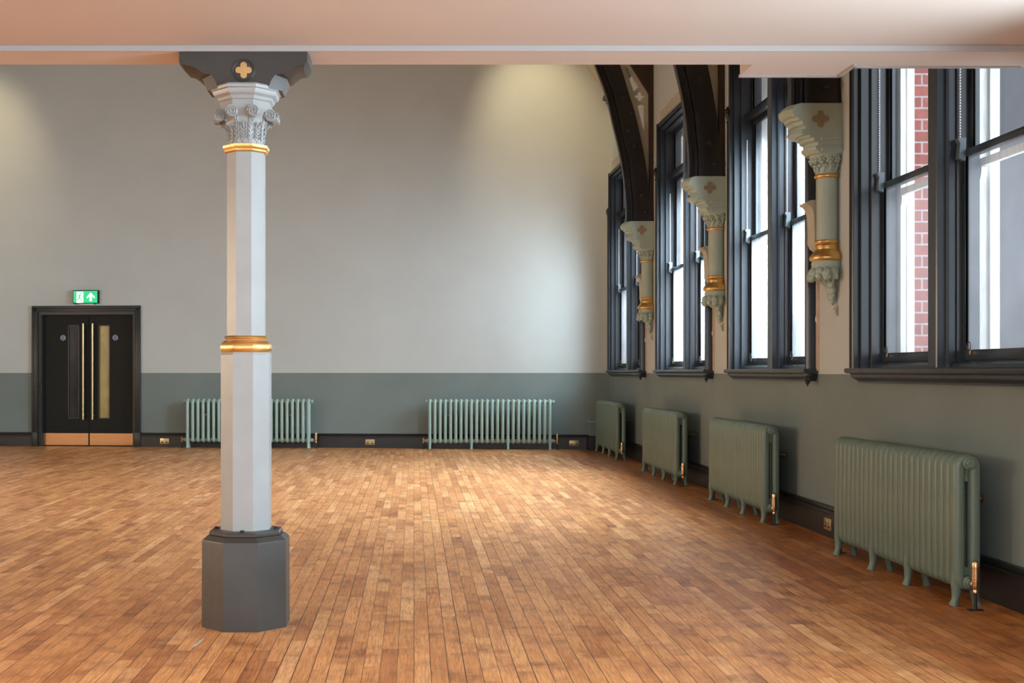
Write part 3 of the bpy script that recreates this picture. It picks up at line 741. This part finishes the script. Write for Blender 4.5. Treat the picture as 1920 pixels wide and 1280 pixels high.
# capital
cap = obj('capital', octloft([(W_, W_*A, z) for W_, z in [(.165, 2.274), (.160, 2.32), (.172, 2.37), (.200, 2.410), (.232, 2.432), (.238, 2.438), (.236, 2.474), (.252, 2.480), (.258, 2.488), (.262, 2.493), (.290, 2.503), (.300, 2.515), (.302, 2.522), (.318, 2.526), (.322, 2.537), (.31, 2.545)]]), M['column'], col, 25)
lv = MB()
for k in range(16):
    a = k*PI/8; R0 = .084 if k % 2 else .082; ht = .095 if k % 2 == 0 else .13
    ca, sa = math.cos(a), math.sin(a)
    def P(r, t, z): return (CX+r*ca-t*sa, CY+r*sa+t*ca, z)
    # midrib
    pth = [(R0, 0, 2.278), (R0-.002, 0, 2.31), (R0+.003, 0, 2.345), (R0+.014, 0, 2.278+ht*.85), (R0+.030, 0, 2.278+ht), (R0+.038, 0, 2.278+ht-.010)]
    lv.sweep([P(*q) for q in pth], [.004, .005, .005, .005, .006, .004], 6)
    for sgn in (-1, 1):
        for j in range(5):
            zb = 2.288+j*ht*.16; q0 = (R0+.0005+j*.0012, 0, zb); q1 = (R0+.004+j*.002, sgn*.012, zb+.014); q2 = (R0+.001+j*.003, sgn*.0145, zb+.026)
            lv.sweep([P(*q0), P(*q1), P(*q2)], [.003, .0032, .0015], 5)
    if k % 2:
        for sgn in (-1, 1):
            lv.sweep([P(R0, sgn*.006, 2.28), P(R0+.003, sgn*.005, 2.36), P(R0+.018, sgn*.010, 2.40), P(R0+.036, sgn*.022, 2.425)], [.003, .004, .004, .004], 6)
obj('acanthus_leaf', lv, M['column'], cap, 50)
def scroll(c, ax, r=.029):
    mb = MB(); ax = Vector(ax); u = Vector((0, 0, 1)); w = ax.cross(u); c = Vector(c)
    mb.cyl(tuple(c-ax*.016), tuple(c+ax*.008), r*.92, 20)
    pts = []; n = 34
    for i in range(n):
        t = 2*PI*2.3*i/(n-1); rr = r*(1-.86*i/(n-1)); pts.append(tuple(c+ax*(.008+.006*i/n)+w*rr*math.cos(t)+u*rr*math.sin(t)))
    mb.sweep(pts, [.0045-.0018*i/n for i in range(n)], 6)
    return mb
for k in range(8):
    a = PI/8+k*PI/4; r = .130; x, y = CX+r*math.cos(a), CY+r*math.sin(a); sgy = 1 if math.sin(a) > 0 else -1
    side = abs(math.cos(a)) > .7
    obj('scroll', scroll((x, y, 2.412 if side else 2.420), (0, sgy, 0)), M['column'], cap, 50)
    if side:
        sgx = 1 if math.cos(a) > 0 else -1
        obj('scroll', scroll((x+sgx*.022, y-sgy*.022, 2.405), (sgx, 0, 0), .024), M['column'], cap, 50)
# bracket head
PA = [(.300, 2.699), (.300, 2.655), (.287, 2.640), (.245, 2.634), (.205, 2.612), (.185, 2.597), (.150, 2.592), (.132, 2.566), (.117, 2.528)]
PB = [(.306, 2.699), (.306, 2.650), (.280, 2.624), (.255, 2.618), (.232, 2.602), (.214, 2.585), (.200, 2.583), (.190, 2.560), (.176, 2.528)]
def full(P): return [(CX+x, z) for x, z in P]+[(CX-x, z) for x, z in reversed(P)]
lay = [(5.622, PA), (5.672, PB), (5.808, PB), (5.858, PA)]
hb = obj('bracket_head', MB().loft([[(x, y, z) for x, z in full(P)] for y, P in lay]), M['dark'], col, 30)
rg = MB(); c0 = Vector((CX+.003, 5.622, 2.612))
for r_, t_ in ((.052, .0035), (.045, .003)):
    rg.sweep([(c0.x+r_*math.cos(2*PI*i/36), 5.621, c0.z+r_*math.sin(2*PI*i/36)) for i in range(36)], t_, 6, True, (0, 1, 0))
obj('roundel', rg, M['dark'], hb, 50)
qf = curve_plate([quatrefoil(c0.x, c0.z, .038)], .008); qf.transform(Matrix.Translation((0, 5.619, 0))); obj('gold_quatrefoil', qf, M['goldflat'], hb)

# ================================================================== wall brackets and trusses
BR = [(8.50, 'nearest corbelled wall shaft with gold base, left of the nearest window'), (11.68, 'middle corbelled wall shaft with gold base, between second and third windows'), (15.16, 'farthest corbelled wall shaft with gold base, between third and fourth windows')]
BP = [(2.740, 3.104), (2.705, 3.090), (2.684, 3.062), (2.684, 3.036), (2.700, 3.014), (2.722, 3.004), (2.730, 2.984), (2.752, 2.978), (2.756, 2.950), (2.776, 2.940), (2.776, 2.922), (2.748, 2.912), (2.746, 2.894), (2.764, 2.876), (2.806, 2.880),
      (2.808, 2.864), (2.836, 2.862), (2.836, 2.838), (2.862, 2.826), (2.862, 2.806), (2.848, 2.798), (2.850, 2.778), (2.880, 2.752)]
def fx(x, k): return WX-(WX-x)*k
for Yb, lb in BR:
    r = thing('corbel_shaft', lb, 'wall bracket', (WX, Yb+.13, 2.3), 0, 'corbelled shafts carrying the roof trusses')
    dpt = .26
    def sh(P, d, top=0): return [(x-d, z) for x, z in P]+[(WX-.001, P[-1][1]), (WX-.001, P[0][1])]
    lay = [(Yb, 0), (Yb+.07, .045), (Yb+dpt-.07, .045), (Yb+dpt, 0)]
    obj('moulded_bracket', MB().loft([[(x, y, z) for x, z in sh(BP, d)] for y, d in lay]), M['bracket'], r, 18)
    # abacus fillets on the face
    fb = MB()
    for z0, z1, o_ in ((2.845, 2.862, .010), (2.808, 2.818, .006), (2.765, 2.785, .012)):
        fb.prism([(2.885, Yb), (2.89, Yb-o_), (WX-.002, Yb-o_), (WX-.002, Yb)], 'z', z0, z1)
    obj('face_fillet', fb, M['bracket'], r, 30)
    q = curve_plate([quatrefoil(2.880, 2.992, .060)], .008); q.transform(Matrix.Translation((0, Yb-.002, 0))); obj('quatrefoil', q, M['oldgold'], r)
    cy = Yb+.13; cx = 2.972
    bell = MB(); bell.lathe(cx, cy, [(.075, 2.600), (.078, 2.64), (.090, 2.69), (.115, 2.735), (.125, 2.756)], 24); obj('capital_bell', clipx(bell, WX-.001), M['bracket'], r)
    fo = MB(); rd = random.Random(int(Yb*10))
    for i in range(7):
        a = PI*.62+i*PI*1.0/6; rr = .108
        px, py = cx+rr*math.cos(a), cy+rr*math.sin(a)*1.0
        if px > WX-.02: continue
        for j in range(5):
            t = j*2*PI/5; fo.blob((px+.016*math.cos(t)*-math.sin(a), py+.016*math.cos(t)*math.cos(a), 2.715+.018*math.sin(t)), .016, rd.random(), 1, .1)
        fo.blob((px+.012*math.cos(a), py+.012*math.sin(a), 2.715), .013, rd.random(), 1, .1)
        fo.sweep([(cx+.078*math.cos(a), cy+.078*math.sin(a), 2.625), (cx+.088*math.cos(a+.12), cy+.088*math.sin(a+.12), 2.66), (px, py, 2.70)], [.006, .009, .006], 6)
        fo.blob((cx+.088*math.cos(a+.25), cy+.088*math.sin(a+.25), 2.675), .017, rd.random(), 1, .3)
    obj('capital_flower', clipx(fo, WX-.001), M['bracket'], r, 60)
    gr = MB(); gr.lathe(cx, cy, [(.07, 2.586), (.082, 2.589), (.089, 2.598), (.089, 2.607), (.082, 2.616), (.07, 2.619)], 28); obj('gold_necking', clipx(gr, WX-.001), M['gold'], r, 50)
    shf = MB(); shf.lathe(cx, cy, [(.073, 2.12), (.073, 2.59)], 28); obj('shaft', clipx(shf, WX-.001), M['bracket'], r, 50)
    gb = MB(); gb.lathe(cx, cy, [(.073, 2.145), (.083, 2.142), (.087, 2.133), (.083, 2.124), (.077, 2.118), (.080, 2.110), (.085, 2.104), (.085, 2.094), (.079, 2.086), (.084, 2.072), (.104, 2.050), (.119, 2.032), (.124, 2.014), (.119, 2.000), (.105, 1.994)], 32)
    obj('gold_base', clipx(gb, WX-.001), M['gold'], r, 60)
    dm = MB(); dm.lathe(cx, cy, [(.104, 1.996), (.110, 1.975), (.106, 1.945), (.085, 1.925), (.060, 1.90)], 28); obj('corbel_drum', clipx(dm, WX-.001), M['bracket'], r, 50)
    lf_ = MB()
    for i in range(7):
        a = PI*.60+i*PI*.95/6; ca, sa = math.cos(a), math.sin(a); R1 = .102+.012*(i % 2); z_ = 1.912-.008*(i % 2)
        if cx+R1*ca > WX-.01: R1 = .06
        lf_.blob((cx+(R1-.006)*ca, cy+(R1-.006)*sa, z_), .042, i*3+Yb, 2, .4, (.8, .8, 1.0))
        lf_.blob((cx+(R1+.008)*ca, cy+(R1+.008)*sa, z_-.030), .027, i*5+Yb, 2, .35)
        lf_.sweep([(cx+(R1-.01)*ca, cy+(R1-.01)*sa, z_-.02), (cx+.06*ca+.01, cy+.06*sa, 1.855), (cx+.025*ca+.025, cy+.02*sa, 1.815), (3.005, cy, 1.775)], [.014, .014, .012, .009], 7)
    for dx, dy, z_, rr in ((-.010, -.036, 1.825, .034), (-.004, .034, 1.825, .034), (.0, -.022, 1.785, .036), (.004, .022, 1.78, .034), (.008, -.012, 1.742, .034), (.010, .012, 1.735, .030), (.014, 0, 1.705, .024)):
        lf_.blob((2.995+dx, cy+dy, z_), rr, rr*99+dy, 2, .35, (.8, 1, 1))
    obj('leaf_corbel', clipx(lf_, WX-.001), M['bracket'], r, 60)
    # small scroll-shaped hook under it
    hk = MB(); pts = [(3.022-.004*math.sin(t), cy-.012+.018*math.cos(t), 1.640+.020*math.sin(t)) for t in [i*.45 for i in range(13)]]
    hk.sweep(pts, .006, 6); hk.sweep([(3.03, cy-.035, 1.668), (3.018, cy-.035, 1.64), (3.03, cy-.035, 1.60)], .006, 6)
    hk.box(3.030, WX, cy-.04, cy+.012, 1.60, 1.675, .003)
    tag(obj('wall_hook', hk, M['stone']), {0: 'small scrolled hook under the nearest leaf corbel', 1: 'small scrolled hook under the middle leaf corbel', 2: 'small scrolled hook under the farthest leaf corbel'}[[b_[0] for b_ in BR].index(Yb)], 'hook', 'scrolled hooks on the piers')
    # painted stone impost beyond the shaft
    im = MB(); y0, y1 = Yb+.27, Yb+.43
    im.prism([(WX-.001, 2.46), (2.90, 2.455), (2.872, 2.44), (2.872, 2.428), (2.895, 2.415), (2.915, 2.385), (2.925, 2.34), (2.93, 2.20), (2.928, 2.15), (2.945, 2.11), (2.97, 2.09), (WX-.001, 2.08)], 'y', y0, y1)
    im.box(2.922, WX-.001, y0-.004, y1+.004, 2.325, 2.332)
    obj('impost_block', im, M['stone'], r, 30)

# pull cords hanging by the windows
for i, lb in ((1, 'cream pull cord beside the second window from the viewpoint'), (2, 'cream pull cord beside the third window from the viewpoint'), (3, 'cream pull cord beside the window farthest from the viewpoint')):
    yn = WINS[i][1]; s_ = F/(yn-.03); x = 3.022
    zh = {1: 1.2+(697-598)/(753/3.04), 2: 1.2+(697-624)/(562/3.04), 3: 1.2+(697-637)/(436/3.04)}[i]
    k = thing('pull_cord', lb, 'pull cord', (x, yn-.03, zh), 0, 'cream pull cords beside the windows')
    obj('cord', MB().cyl((0, 0, 0), (0, 0, .62), .0022, 6), M['beigebead'], k, local=True)
    obj('cord_handle', MB().turned((0, 0, .022), (0, 0, -1), [(.003, 0), (.006, .003), (.009, .02), (.009, .04), (.004, .05)], 12), M['beigebead'], k, local=True)

# roof trusses
INN = [(2.705, 3.106), (2.703, 3.336), (2.662, 3.757), (2.604, 4.06), (2.527, 4.38), (2.453, 4.70), (2.318, 5.07), (2.12, 5.55), (1.86, 6.05), (1.50, 6.60), (1.05, 7.10), (.45, 7.55)]
OUT = [(3.020, 3.106), (2.985, 3.403), (2.940, 3.79), (2.874, 4.145), (2.79, 4.50), (2.705, 4.77), (2.612, 5.07), (2.43, 5.50), (2.16, 6.05), (1.80, 6.60), (1.38, 7.10), (.75, 7.60)]
def smoothpts(P, n=3):
    out = []
    for i in range(len(P)-1):
        p0, p1, p2, p3 = [Vector(P[max(0, min(len(P)-1, i+k))]) for k in (-1, 0, 1, 2)]
        for j in range(n):
            t = j/n; out.append(tuple(.5*((2*p1)+(p2-p0)*t+(2*p0-5*p1+4*p2-p3)*t*t+(3*p1-p0-3*p2+p3)*t**3)))
    out.append(P[-1]); return out
bolts = [(697-325/4-100+0, 0)]
for ti, (Yb, _) in enumerate(BR):
    tl = ['black curved roof brace above the nearest bracket', 'black curved roof brace above the middle bracket', 'black curved roof brace above the farthest bracket, with pierced grey spandrel'][ti]
    t = thing('roof_truss', tl, 'roof truss', (WX, Yb+.13, 3.11), 0, 'curved roof trusses')
    y0, y1 = Yb+.02, Yb+.24
    I, O = smoothpts(INN), smoothpts(OUT)
    I2 = [(x+.075, z+.0) for x, z in I]
    def band(mb, A_, B_, ya, yb):
        ring = lambda p, q: [(p[0], ya, p[1]), (q[0], ya, q[1]), (q[0], yb, q[1]), (p[0], yb, p[1])]
        mb.loft([ring(p, q) for p, q in zip(A_, B_)])
    m_ = MB(); band(m_, I2, O, y0, y0+.055); obj('curved_brace', m_, M['blackwood'], t, 30)
    m_ = MB(); band(m_, [(x+.035, z) for x, z in I], O, y0+.055, y0+.085); band(m_, I, [(x-.01, z) for x, z in O], y0+.085, y1-.05); band(m_, [(x+.06, z) for x, z in I], O, y1-.05, y1)
    band(m_, [(x+.048, z) for x, z in I], [(x+.068, z) for x, z in I], y0+.03, y0+.055)
    obj('brace_core', m_, M['blackwood'], t, 30)
    m_ = MB(); band(m_, [(x+.105, z) for x, z in I], [(x+.118, z) for x, z in I], y0-.006, y0); obj('brace_bead', m_, M['blackwood'], t, 30)
    s3 = 148.4
    for bx_, bz_ in ((280, 325), (340, 440), (312, 575), (363, 690), (415, 1060), (447, 1185)):
        X_ = (1100+bx_/4-VX)/s3; Z_ = 1.2+(697-(100+bz_/4))/s3
        q = MB(); q.turned((X_, y0, Z_), (0, -1, 0), [(.030, 0), (.030, .008), (.020, .012), (.020, .030), (.010, .036)], 8); obj('bolt', q, M['iron'], t, 30)
    # wall post and rafter
    m_ = MB().box(2.985, WX-.001, y0+.03, y1-.03, 3.11, 5.33); obj('wall_post', m_, M['browntimber'], t)
    m_ = MB(); m_.prism([(2.984, 4.72), (2.763, 5.07), (2.40, 5.66), (1.15, 7.68), (1.40, 7.72), (1.62, 7.60), (2.92, 5.49), (2.984, 5.40)], 'y', y0+.04, y1-.04); obj('rafter', m_, M['browntimber'], t)
    # pierced spandrel
    out = [(2.990, 3.52), (2.978, 4.74), (2.763, 5.075), (2.40, 5.655)]+[(x-.01, z) for x, z in reversed(O) if 3.5 < z < 5.52]
    qc = (2.869, 4.70)
    h1 = [(2.935, 4.20), (2.930, 4.585), (2.905, 4.60), (2.875, 4.60), (2.842, 4.58), (2.895, 4.38)]
    h2 = [(2.680, 5.08), (2.72, 5.06), (2.773, 4.97), (2.862, 4.82), (2.83, 4.80), (2.795, 4.765), (2.735, 4.93)]
    sp_ = curve_plate([out, quatrefoil(qc[0], qc[1], .060), h1, h2], .05); sp_.transform(Matrix.Translation((0, y0+.10, 0)))
    obj('spandrel_panel', sp_, M['panel'], t)
